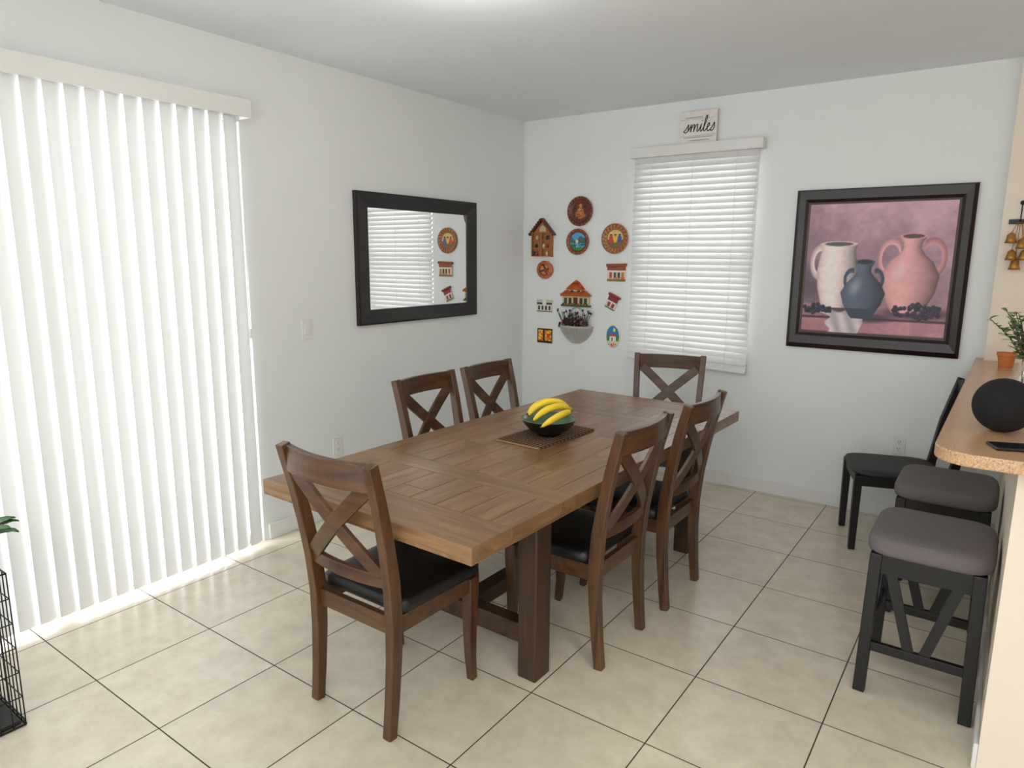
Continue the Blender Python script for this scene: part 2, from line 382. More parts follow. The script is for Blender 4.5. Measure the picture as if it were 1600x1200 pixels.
# ---------------------------------------------------------------- switch / outlets
sw=root('light_switch',(0,-2.20,1.18),0,'white rocker light switch plate on the wall','switch')
b=MB(); b.b2((0,-.037,-.06),(.006,.037,.06)); b.obj('cover_plate',M_white,parent=sw,bevel=.003)
b=MB(); b.b2((.006,-.017,-.033),(.010,.017,.033)); b.obj('rocker',M_white,parent=sw,bevel=.002)
def outlet(loc,rot,lab):
    r=root('power_outlet',loc,rot,lab,'outlet')
    q=MB(); q.b2((0,-.036,-.058),(.006,.036,.058)); q.obj('cover_plate',M_white,parent=r,bevel=.003)
    for z in(-.022,.022):
        q=MB()
        q.b2((.006,-.015,z-.014),(.009,.015,z+.014))
        for y in(-.006,.006): q.b2((.0088,y-.0012,z-.002),(.0095,y+.0012,z+.008),1)
        q.b2((.0088,-.002,z-.010),(.0095,.002,z-.006),1)
        q.obj('socket',[M_white,M_ink],parent=r)
outlet((0,-2.01,.435),0,'white duplex power outlet beside the baseboard'); outlet((2.84,0,.47),-math.pi/2,'white duplex power outlet below the framed painting')
# ---------------------------------------------------------------- painting
def still(U,V):
    n=vnoise(U,V,5,1)*.45+vnoise(U,V,12,2)*.3+vnoise(U,V,34,3)*.25
    t=np.clip(.15+.6*V+.22*U+(n-.5)*.7,0,1)[...,None]
    C=c8(112,84,98)*(1-t)+c8(216,174,188)*t
    put(C,sm(.25,.0,np.hypot(U-.05,V-.35))*.5,c8(78,70,78))
    put(C,sm(.235,.225,V),c8(164,120,132)*(.8+.4*n[...,None]))
    put(C,sm(.125,.115,V),c8(198,138,148)*(.8+.35*n[...,None])); put(C,sm(.014,.004,abs(V-.122)),c8(80,50,60))
    put(C,sm(.02,.0,V),c8(60,38,48))
    def shadow(cx,cy,rx,ry): put(C,sm(1.2,.5,np.hypot((U-cx)/rx,(V-cy)/ry))*.75,c8(62,44,58))
    def handle(cx,cy,rx,ry,th,col,cond):
        d=np.hypot((U-cx)/rx,(V-cy)/ry); m=sm(th,th*.7,abs(d-1))*cond
        put(C,m,np.array(col)*(.75+.45*np.clip(1-(d[...,None]-1+th)/(2*th),0,1)))
    def jug(cx,vv,hh,col,spec=.5,k=.35):
        h=np.interp(V,vv,hh); ins=(V>vv[0])&(V<vv[-1]); nx=np.clip((U-cx)/h,-1,1)
        sh=.50+.56*np.sqrt(1-nx**2)-k*nx
        nn=.97+.06*vnoise(U,V,40,int(cx*100))
        put(C,ins*sm(h,h-.008,abs(U-cx)),np.clip(np.array(col)*(sh*nn)[...,None],0,1))
        top=vv[-1]; ht=hh[-1]
        e=np.hypot((U-cx)/ht,(V-top)/(.022)); put(C,sm(1,.9,e),np.array(col)*.95); put(C,sm(.78,.66,e),np.array(col)*.4)
        put(C,ins*sm(.06,.0,np.hypot((U-cx+.4*h),(V-vv[0]-.55*(vv[-1]-vv[0]))*.6))*spec,c8(255,246,242))
    shadow(.80,.18,.26,.05); shadow(.28,.20,.2,.04); shadow(.5,.13,.17,.04)
    handle(.115,.55,.065,.115,.28,c8(236,214,212),U<.15)
    jug(.235,[.20,.23,.34,.48,.58,.64,.69],[.085,.105,.135,.15,.135,.125,.14],c8(244,222,218),.3,.2)
    handle(.60,.585,.075,.125,.24,c8(226,166,168),(U<.665)); handle(.865,.585,.08,.125,.24,c8(202,138,144),(U>.815))
    jug(.735,[.18,.21,.33,.46,.56,.61,.66,.70,.745],[.10,.12,.175,.195,.145,.09,.062,.066,.095],c8(230,168,168),.35,.22)
    handle(.345,.42,.045,.07,.3,c8(70,82,104),U<.36); handle(.515,.42,.045,.07,.3,c8(58,70,90),U>.5)
    jug(.43,[.13,.155,.23,.32,.39,.44,.48,.52,.555],[.065,.085,.135,.16,.125,.08,.05,.052,.075],c8(84,94,114),.35,.3)
    e0=.20+.02*np.sin(V*60)-.1*sm(.12,.19,V); e1=.45-.03*sm(.1,.0,V)+.0*V
    fold=.86+.10*np.sin(U*60+V*22)+.08*vnoise(U,V,30,9)
    put(C,(sm(e0-.008,e0+.004,U)*sm(e1+.006,e1-.004,U)*sm(.185+.015*np.sin(U*40),.17+.015*np.sin(U*40),V)),np.clip(c8(234,218,224)*fold[...,None],0,1))
    h=np.interp(V,[.115,.135,.2],[.06,.08,.12]); put(C,((V>.122)&(V<.2))*sm(h,h-.008,abs(U-.43)),c8(58,66,86))
    r=np.random.RandomState(4)
    def grapes(cx,cy,sx,sy,n):
        for i in range(n):
            gx=cx+r.uniform(-1,1)*sx; gy=cy+r.uniform(-1,1)*sy*(1-abs(gx-cx)/sx*.6); R=.018
            d=np.hypot(U-gx,V-gy); put(C,sm(R,R*.8,d),c8(38,30,50)*r.uniform(.7,1.4)); put(C,sm(R*.4,0,np.hypot(U-gx+.006,V-gy-.006))*.6,c8(150,140,170))
    grapes(.80,.195,.15,.065,60); grapes(.11,.185,.10,.04,26)
    return C
pt=root('framed_painting',(2.61,0,1.53),0,'framed still life painting of three clay jugs with grapes','painting')
panel('canvas',.80,.80,210,210,still,.016,(0,-.001,0.01),parent=pt,rough=.4)
b=MB(); OW,OH,IW,IH=.48,.495,.395,.395
pr=[(OW,OH,.0),(OW,OH,.022),(OW-.02,OH-.02,.036),(IW+.03,IH+.03,.03),(IW+.012,IH+.012,.02),(IW,IH,.018),(IW,IH,.012)]
mm=[0,0,0,0,1,1]
for (w_,h_,x_) in pr:
    for sx,sz in((-1,-1),(1,-1),(1,1),(-1,1)): b.v.append((sx*w_,-x_,sz*h_+(.01 if w_<.47 else 0)))
for i in range(len(pr)-1):
    for k in range(4): b.f.append([i*4+k,i*4+(k+1)%4,i*4+4+(k+1)%4,i*4+4+k]);b.m.append(mm[i]);b.t.append(.5)
b.obj('picture_frame',[mat('mahogany_frame',rgb(32,16,16),.28),mat('frame_liner',rgb(62,42,34),.35)],parent=pt)
# ---------------------------------------------------------------- wall decorations
def P0(X,c): C=np.zeros(X.shape+(3,)); C[:]=c; return C
def p_copper(X,Y):
    r=np.hypot(X,Y); g=np.arctan2(Y,X); n=vnoise((X+1)/2,(Y+1)/2,30,5)
    C=P0(X,c8(118,58,36))*(.7+.6*n[...,None])
    put(C,sm(.80,.84,r),c8(92,42,28)); put(C,sm(.80,.84,r)*sm(.2,.6,np.sin(g*22)),c8(158,84,48)); put(C,sm(.03,.01,abs(r-.8)),c8(48,22,16))
    put(C,sm(.72,.68,r),c8(96,44,30)*(.6+.8*n[...,None]))
    put(C,sm(1,.85,np.hypot((X)/.3,(Y+.12)/.42)),c8(190,120,66)*(.6+.7*n[...,None])); put(C,sm(1,.8,np.hypot(X/.13,(Y-.38)/.14)),c8(206,140,88)); put(C,sm(1,.8,np.hypot((X-.28)/.16,(Y+.3)/.12)),c8(172,98,50)); put(C,sm(1,.8,np.hypot((X+.3)/.12,(Y+.2)/.2)),c8(172,98,50))
    return C
def p_water(X,Y):
    r=np.hypot(X,Y); n=vnoise((X+1)/2,(Y+1)/2,26,8)
    C=P0(X,c8(134,66,44)); g=np.arctan2(Y,X); put(C,sm(.8,.85,r)*sm(.3,.7,np.sin(g*16)),c8(176,96,56))
    I=sm(.74,.70,r); D=P0(X,c8(90,170,215))
    put(D,(Y<.25+.18*np.sin(X*7))*1.0,c8(70,100,120)); put(D,(Y<.08+.1*np.sin(X*9+1))*1.0,c8(44,96,54)*1.0); put(D,(Y<-.08)*1.0,c8(40,130,180)); put(D,(Y<-.08)*sm(.5,.7,n),c8(190,225,235))
    put(D,((Y<-.2)&(X<-.2))*1.0,c8(40,104,50)); put(D,((X>.25)&(abs(Y)<.3))*sm(.4,.6,n),c8(30,84,40)); put(D,sm(.16,.1,np.hypot(X+.1,Y-.02)),c8(225,220,200)); put(D,(Y<-.42)*1.,c8(60,130,60))
    m=I[...,None]; C=C*(1-m)+D*m; put(C,sm(.03,.01,abs(r-.73)),c8(60,28,18)); return C
def p_round(X,Y):
    r=np.hypot(X,Y); g=np.arctan2(Y,X); n=vnoise((X+1)/2,(Y+1)/2,40,11)
    C=P0(X,c8(188,132,78))*(.85+.3*n[...,None]); put(C,sm(.66,.7,r)*sm(.94,.9,r)*sm(.1,.5,np.sin(g*20+r*12)),c8(116,62,34)); put(C,sm(.025,.01,abs(r-.95)),c8(120,66,36)); put(C,sm(.03,.01,abs(r-.62)),c8(110,56,30))
    put(C,sm(.6,.58,r)*(Y>-.05),c8(222,186,120)); put(C,sm(.6,.58,r)*(Y<=-.05),c8(140,84,44))
    for i,(x,c) in enumerate(((-.32,c8(214,60,40)),(0,c8(240,196,40)),(.32,c8(50,90,180)))):
        put(C,sm(1,.85,np.hypot((X-x)/.16,(Y+.02)/.26)),c); put(C,sm(1,.85,np.hypot((X-x)/.09,(Y-.27)/.1)),c8(70,40,28)); put(C,sm(1,.8,np.hypot((X-x)/.17,(Y-.36)/.06)),c8(236,210,120))
    put(C,sm(.6,.58,r)*(Y<-.28)*sm(.3,.6,np.sin(X*30)),c8(60,110,60)); return C
def p_ash(X,Y):
    r=np.hypot(X,Y); n=vnoise((X+1)/2,(Y+1)/2,20,13); C=P0(X,c8(186,98,52))*(.85+.3*n[...,None]); put(C,sm(.03,.01,abs(r-.62)),c8(80,36,20)); put(C,sm(.60,.56,r),c8(206,140,84))
    put(C,sm(.6,.56,r)*(sm(.12,.08,abs(X+.4*Y))+sm(.12,.08,abs(Y-.3*X))),c8(50,36,30)); put(C,sm(.3,.25,np.hypot(X-.1,Y+.1)),c8(150,60,40)); return C
def p_oval(X,Y):
    C=P0(X,c8(40,130,190)); r=np.hypot(X,Y); n=vnoise((X+1)/2,(Y+1)/2,24,15)
    put(C,(Y<.1)*1.,c8(60,140,70)); put(C,(Y<.1)*sm(.5,.6,n),c8(30,100,60)); put(C,((abs(X)<.45)&(Y<.0)&(Y>-.4))*1.,c8(240,235,225)); put(C,((abs(X)<.5-(Y)*.9)&(Y>=0)&(Y<.22))*1.,c8(180,80,50)); put(C,((abs(X+.1)<.08)&(Y<-.1)&(Y>-.4))*1.,c8(110,60,30)); put(C,(Y<-.4)*1.,c8(226,216,190)); put(C,(Y<-.55)*sm(.5,.6,n),c8(210,80,60))
    put(C,sm(.2,.14,np.hypot(X-.2,Y-.55)),c8(240,230,120)); put(C,sm(.88,.92,r),c8(235,228,210)); return C
pp=[(0,.006),(.66,.006),(.78,.014),(.95,.020),(1,.018)]
M_terr=mat('terracotta',rgb(150,78,46),.6,var=.1,vscale=30); M_brown=mat('brown_wood',rgb(96,52,32),.5,var=.15,vscale=30)
tag(disc('decorative_plate',.112,.112,p_copper,pp,(.535,0,1.95),M_brown),'dark copper embossed plate with a seated figure','plate')
tag(disc('decorative_plate',.100,.100,p_water,pp,(.52,0,1.72),M_brown),'round wooden plate painted with blue lake landscape','plate')
tag(disc('decorative_plate',.112,.112,p_round,pp,(.842,0,1.74),M_terr),'carved tan plate with three colourful figures','plate')
tag(disc('clay_dish',.077,.072,p_ash,[(0,.008),(.5,.008),(.65,.026),(1,.018)],(.222,0,1.50),M_terr),'small orange clay dish with dark painted centre','dish')
tag(disc('oval_plaque',.060,.090,p_oval,[(0,.008),(.85,.012),(1,.006)],(.85,0,1.005),mat('edge_cream',rgb(225,215,195))),'oval ceramic plaque with white house under blue sky','plaque')
hr=root('house_ornament',(.195,0,1.605),0,'miniature wooden dollhouse wall shelf with peaked roof','ornament')
M_pine=mat('pine_wood',rgb(176,118,74),.6,var=.15,vscale=40); M_cream=mat('cream_paint',rgb(214,190,150),.6)
b=MB(); b.poly([(-.095,0),(.095,0),(.095,.19),(0,.285),(-.095,.19)],-.006,0)
for x in(-.095,.0,.089): b.b2((x,-.035,0),(x+.006,-.006,.19))
for z in(0,.062,.126,.185): b.b2((-.095,-.036,z),(.095,-.006,z+.006))
b.obj('house_body',M_pine,parent=hr)
b=MB()
for s in(-1,1): b.sweep([(s*.118,-.02,.168),(0,-.02,.297)],(.045,.012),(0,1,0))
for i in range(7):
    for s in(-1,1): b.box((s*(.11-i*.0165),-.042,.180+i*.018),(.014,.008,.014),0)
b.obj('house_roof',M_brown,parent=hr)
M_dteal=mat('dark_teal',rgb(50,60,52),.6); PM=[M_terr,M_cream,M_dteal]
for (x,z,c) in((-.05,.006,0),(.05,.006,1),(-.055,.068,2),(.045,.068,0),(-.045,.132,1),(.05,.132,2),(-.075,.006,2),(.075,.132,0),(0.02,.068,1)):
    b=MB(); b.lathe([(.008,0),(.014,.012),(.009,.026),(.011,.032)],10,0,(x,-.022,z)); b.obj('miniature_pot',PM[c],parent=hr)
b=MB(); b.poly([(-.03,.195),(.03,.195),(.03,.225),(0,.25),(-.03,.225)],-.014,-.006,0); b.obj('gable_window',M_cream,parent=hr)
rh=root('clay_house_ornament',(.518,0,1.225),0,'clay house wall ornament with tiered terracotta roofs','ornament')
M_roof=mat('orange_roof_clay',rgb(196,92,38),.6,bump=.5,bscale=90,var=.2,vscale=60)
b=MB(); b.b2((-.12,-.02,0),(.12,0,.085)); b.b2((-.055,-.026,.085),(.055,0,.135)); b.b2((-.13,-.03,-.008),(.13,0,.006),1); b.obj('house_walls',[M_cream,mat('green_clay',rgb(70,90,50),.7)],parent=rh)
b=MB()
def roof(x0,x1,z0,x2,x3,z1,d0,d1):
    k=12
    for i in range(k):
        a=i/k; bq=(i+.85)/k
        b.sweep([(x0+(x1-x0)*(a+bq)/2,-d0,z0),(x2+(x3-x2)*(a+bq)/2,-d1,z1)],((x1-x0)/k*.9,.008),(1,0,0))
    b.poly([(x0,z0),(x1,z0),(x3,z1),(x2,z1)],-.012,0)
roof(-.138,.138,.078,-.085,.085,.115,.04,.02); roof(-.075,.075,.128,-.02,.02,.185,.045,.012); b.poly([(-.018,.18),(.018,.18),(0,.2)],-.03,0)
b.obj('roof',M_roof,parent=rh)
M_dg=mat('dark_green_paint',rgb(40,70,60),.6)
for x in(-.09,-.05,.05,.09):
    b=MB(); b.b2((x-.012,-.024,.012),(x+.012,-.0195,.06)); b.obj('shutter',M_dg,parent=rh)
b=MB(); b.b2((-.018,-.024,.006),(.018,-.0195,.065)); b.obj('door',M_brown,parent=rh)
for x in(-.03,.03):
    b=MB(); b.b2((x-.01,-.03,.095),(x+.01,-.0255,.12)); b.obj('shutter',M_dg,parent=rh)
for i in range(9):
    b=MB(); b.sph((-.11+i*.027,-.027,.012),.008,8); b.obj('flower',mat('red_flower',rgb(200,50,40),.6) if i%2 else mat('leaf_green',rgb(60,110,50),.6),parent=rh)
def p_white_house(U,V):
    C=P0(U,c8(226,222,210)); put(C,(V>.82)*1.,c8(200,195,180)); put(C,((V>.62)&(V<.78))*1.,c8(70,62,58)); 
    for x in(.15,.38,.62,.85): put(C,((abs(U-x)<.07)&(V>.15)&(V<.5))*1.,c8(64,60,60))
    put(C,(V<.1)*1.,c8(90,96,80)); put(C,((abs(U-.5)<.12)&(V>.6))*1.,c8(236,232,222)); return C
def p_sun(U,V):
    C=P0(U,c8(235,150,40)); n=vnoise(U,V,18,3); put(C,sm(.4,.6,n),c8(200,60,30)); put(C,sm(.55,.7,vnoise(U,V,10,9)),c8(250,210,60)); 
    put(C,(V<.15)*1.,c8(30,24,22)); put(C,(V>.9)*1.,c8(30,24,22)); put(C,((U<.06)|(U>.94))*1.,c8(30,24,22)); put(C,(abs(U-.45)<.04)*1.,c8(40,30,26)); return C
def p_mag(U,V):
    C=P0(U,c8(222,214,190)); put(C,(V>.72)*1.,c8(150,80,56)); put(C,((V>.66)&(V<.72))*1.,c8(240,232,214))
    for x,c in((.2,c8(180,70,40)),(.42,c8(60,90,60)),(.64,c8(80,60,50)),(.84,c8(200,120,50))): put(C,((abs(U-x)<.07)&(V>.22)&(V<.6))*1.,c)
    put(C,(V<.16)*1.,c8(96,140,60)); n=vnoise(U,V,22,2); put(C,(V<.3)*sm(.55,.7,n),c8(210,60,60)); return C
def p_red(U,V):
    C=P0(U,c8(226,214,206)); put(C,(V>.62)*1.,c8(146,44,48)); put(C,((V>.58)&(V<.64))*1.,c8(90,30,30)); 
    for x in(.3,.7): put(C,((abs(U-x)<.13)&(V>.15)&(V<.48))*1.,c8(150,60,66))
    put(C,(V<.1)*1.,c8(90,120,70)); return C
tag(panel('painted_tile',.145,.098,40,30,p_white_house,.012,(.22,0,1.21)),'small painted tile of a white house','wall tile')
tag(panel('painted_tile',.145,.118,40,36,p_sun,.012,(.228,0,.965)),'small painted tile in orange and yellow','wall tile')
mg=root('house_relief',(.865,0,1.49),0,'small clay house relief with brown awning roof','ornament')
panel('relief',.155,.115,44,34,p_mag,.016,(0,0,-.01),parent=mg)
b=MB(); b.sweep([(-.082,-.014,.052),(.082,-.014,.056)],(.028,.022),(0,1,0)); b.obj('roof',M_terr,parent=mg,bevel=.003)
mg=root('house_relief',(.835,0,1.262),0,'tilted small clay house relief with red roof','ornament')
panel('relief',.088,.105,30,34,p_red,.016,(0,0,0),parent=mg,tilt=math.radians(24))
b=MB(); b.box((.022,-.014,.050),(.105,.026,.018),0,Matrix.Rotation(math.radians(24),3,'Y')); b.obj('roof',mat('crimson_roof',rgb(140,40,44),.5),parent=mg,bevel=.003)
# wall basket with berries
bk=root('wall_basket',(.525,0,.93),0,'white wicker wall basket holding dark dried berries','basket')
b=MB(); nr=11
def bpt(t,g):
    w=.045+.10*math.sin(t*math.pi/2)**.8; dp=.03+.055*t
    return (w*math.cos(g),-dp*math.sin(g)-.002,.005+.125*t)
for i in range(nr):
    t=i/(nr-1); b.tube([bpt(t,math.pi*k/16) for k in range(17)],.0048 if i<nr-1 else .008,6)
for k in range(17):
    g=math.pi*k/16; b.tube([bpt(i/8,g) for i in range(9)],.0035,5)
b.poly([(x,z) for x,z in ([(-.04,.005),(.04,.005)]+[(bpt(i/6,0)[0],bpt(i/6,0)[2]) for i in range(1,7)]+[(-bpt(i/6,0)[0],bpt(i/6,0)[2]) for i in range(6,0,-1)])],-.003,0,1)
b.tube([(.075*math.cos(math.pi*k/14)*1.2,-.012,.13+.15*math.sin(math.pi*k/14)) for k in range(15)],.004,6)
b.obj('basket_body',[mat('whitewash_wicker',rgb(190,188,182),.7,bump=.3),mat('basket_back',rgb(96,92,88),.8)],parent=bk)
be=MB(); random.seed(3)
for i in range(120):
    g=random.uniform(0,math.pi); rr=random.random()**.6; x=rr*.14*math.cos(g)-.012; z=.125+random.random()*.12*(1-abs(x)/.19); y=-.02-rr*.06*math.sin(g)
    be.sph((x,y,z),random.uniform(.007,.011),8,random.choice([0,0,0,1,2]))
for i in range(30):
    x=random.uniform(-.13,.12); x2=x*1.25+random.uniform(-.02,.02); be.tube([(x*.4,-.03,.11),(x,-.045,.18),(x2,-.05,.22+random.random()*.05)],.0018,5,3)
    if i%2: be.sph((x2,-.05,.225+random.random()*.04),.008,8,0)
be.obj('berries',[mat('dark_berry',rgb(44,28,32),.4),mat('red_berry',rgb(112,34,40),.4),mat('pale_berry',rgb(150,140,140),.5),mat('twig',rgb(60,48,36),.7)],parent=bk)['kind']='stuff'
# hanging ornament on the column
kh=root('hanging_ornament',(3.295,-.11,1.60),0,'hanging golden bell ornament on a black hook','ornament')
b=MB(); b.b2((-.05,-.012,.19),(.05,0,.215)); b.tube([(0,-.012,.20),(0,-.035,.20),(0,-.04,.215)],.004,6); b.tube([(-.0,-.01,.215),(0,-.01,.30)],.003,6);b.sph((0,-.012,.30),.012,8); b.obj('hook',M_black,parent=kh)
G=mat('aged_gold',rgb(176,128,66),.35,.6,var=.2,vscale=40)
for x,z in((-.03,.09),(.02,.06),(-.02,.0),(.035,.0),(.0,-.05)):
    b=MB(); b.lathe([(.028,0),(.022,.02),(.018,.045),(.006,.055)],14,0,(x,-.04,z)); b.tube([(x,-.04,z+.055),(x*.3,-.04,.20)],.002,5); b.obj('bell',G,parent=kh,smooth=True)
# ---------------------------------------------------------------- ceiling lamp
lp=root('ceiling_lamp',(1.55,-2.62,CH),0,'round white flush ceiling lamp','lamp')
b=MB(); b.lathe([(.17,0),(.17,-.02),(.15,-.025)],40); b.obj('lamp_base',M_white,parent=lp)
b=MB(); b.lathe([(.15,-.02),(.15,-.04),(.12,-.075),(.06,-.095),(.001,-.10)],40); b.obj('lamp_shade',mat('lamp_glow',(1,.97,.92),.5,emit=2.5),parent=lp,smooth=True)
# ---------------------------------------------------------------- table
tb=root('dining_table',(1.595,-2.095,0),math.radians(-1.0),'long rustic brown plank-top trestle dining table','table')
HX,HY=.52,1.165; ZT,TH=.76,.058
b=MB()
def board(x0,x1,y0,y1,mi):
    b.ct=random.random(); b.b2((x0+.0008,y0+.0008,ZT-TH+.01),(x1-.0008,y1-.0008,ZT),mi)
def strip(y0,y1): board(-HX,HX,y0,y1,0)
for s in(-1,1):
    lo,hi=sorted((s*HY,s*.965)); strip(lo,hi)
    lo,hi=sorted((s*.70,s*.585)); strip(lo,hi)
    lo,hi=sorted((s*.965,s*.70))
    board(-HX,-HX+.09,lo,hi,1); board(HX-.09,HX,lo,hi,1)
    xs=np.linspace(-HX+.09,HX-.09,8)
    for i in range(7):
        c=random.choice([.35,.5,.65]); m_=lo+(hi-lo)*c
        if i%2: board(xs[i],xs[i+1],lo,m_,1); board(xs[i],xs[i+1],m_,hi,1)
        else: board(xs[i],xs[i+1],lo,hi,1)
board(-HX,-HX+.09,-.585,.585,1); board(HX-.09,HX,-.585,.585,1)
xs=np.linspace(-HX+.09,HX-.09,8)
for i in range(7):
    cuts=sorted(random.sample([-.4,-.25,-.1,.05,.2,.35],2 if i%2 else 1)); e=[-.585]+cuts+[.585]
    for k in range(len(e)-1): board(xs[i],xs[i+1],e[k],e[k+1],1)
b.ct=.2; b.b2((-HX+.001,-HY+.001,ZT-TH),(HX-.001,HY-.001,ZT-.006),1)
b.obj('tabletop',[T_x,T_y],parent=tb,bevel=.0022,tone=True)
LX=.362; LYS=(-.607,.855)
for sx in(-1,1):
    for ly in LYS:
        q=MB(); q.b2((sx*LX-.042,ly-.05,0),(sx*LX+.042,ly+.05,ZT-TH)); q.obj('leg',TL_z,parent=tb,bevel=.006)
q=MB()
for ly in LYS: q.b2((-LX+.042,ly-.03,.62),(LX-.042,ly+.03,.702)) 
for sx in(-1,1): q.b2((sx*LX-.02,LYS[0]+.03,.62),(sx*LX+.02,LYS[1]-.03,.702))
q.obj('apron',TL_x,parent=tb,bevel=.004)
q=MB()
for ly in LYS: q.b2((-LX+.042,ly-.032,.13),(LX-.042,ly+.032,.21))
q.b2((-.035,LYS[0]+.03,.135),(.035,LYS[1]-.03,.205)); q.obj('stretcher',TL_x,parent=tb,bevel=.004)
# placemat
pm=MB(); 
for i in range(46):
    y=-.225+.01*i; pm.tube([(-.125,y,.003),(.125,y,.003)],.0048,6,0 if i%3 else 1)
for i in range(26):
    x=-.12+i*.0096; pm.tube([(x,-.228,.0072+(.0012 if i%2 else 0)),(x,.228,.0072+(.0012 if i%2 else 0))],.0017,5,2 if i%2 else 1)
o=pm.obj('placemat',[mat('mat_brown',rgb(88,60,42),.8),mat('mat_tan',rgb(150,122,92),.8),mat('mat_dark',rgb(50,34,26),.8)],loc=(1.568,-2.05,.762),rot=math.radians(-3)); tag(o,'woven brown and tan placemat on the dining table','placemat')
b=MB(); prof=[(.001,.006),(.045,.004),(.05,0),(.056,0),(.060,.008),(.092,.028),(.118,.055),(.130,.078),(.133,.080),(.128,.080),(.112,.057),(.088,.034),(.05,.016),(.001,.012)]
b.lathe(prof,56,mis=[0,0,0,0,0,0,0,0,1,1,1,1,1]); o=b.obj('fruit_bowl',[mat('bowl_outside',rgb(20,20,18),.25),mat('bowl_green_glaze',rgb(100,132,104),.2,var=.35,vscale=22)],loc=(1.585,-2.06,.772),smooth=True); tag(o,'shallow bowl with black outside and green glazed inside','bowl')
M_ban=mat('banana_peel',rgb(248,216,58),.45,var=.05,vscale=14); M_tip=mat('banana_tip',rgb(92,74,36),.7)
def banana(stem,yaw,roll,pitch,scale,lab):
    P=[];R=[];n=15
    for i in range(n):
        t=i/(n-1); a=(t-.5)*1.75; P.append((.118*math.sin(a),0,.118*(1-math.cos(a)))); R.append([.005,.0095,.0135,.0158,.0168,.0172,.0174,.0174,.0172,.0168,.016,.0145,.0115,.0075,.005][i])
    Rm=Matrix.Rotation(yaw,3,'Z')@Matrix.Rotation(pitch,3,'Y')@Matrix.Rotation(roll,3,'X')
    loc=Vector(stem)-Rm@(Vector(P[-1])*scale)
    q=MB(); q.tube(P,R,6); o=q.obj('banana',M_ban,loc=loc,smooth=True,subsurf=1)
    o.rotation_mode='QUATERNION'; o.rotation_quaternion=Rm.to_quaternion(); o.scale=(scale,)*3
    q=MB(); e=Vector(P[-1]); d=(Vector(P[-1])-Vector(P[-2])).normalized(); q.tube([e-d*.003,e+d*.010,e+d*.018],[.0055,.0048,.0056],7); q.obj('stem',mat('banana_stem',rgb(190,170,60),.6),parent=o,smooth=True)
    q=MB(); e=Vector(P[0]); d=(e-Vector(P[1])).normalized(); q.tube([e-d*.002,e+d*.005],[.0062,.004],7); q.obj('tip',M_tip,parent=o)
    tag(o,lab,'banana',group='bananas in the bowl')
ST=Vector((1.650,-1.985,.893))
for i,(yw,dl,of,dz) in enumerate(((14,-52,.036,-.014),(31,-28,.019,-.001),(47,-2,0,.007),(63,24,-.019,-.001),(80,48,-.036,-.014))):
    banana(ST+Vector((-.64*of,.77*of,dz)),math.radians(yw),math.radians(180+dl),math.radians(-10),1.10,'ripe yellow banana in the green bowl')
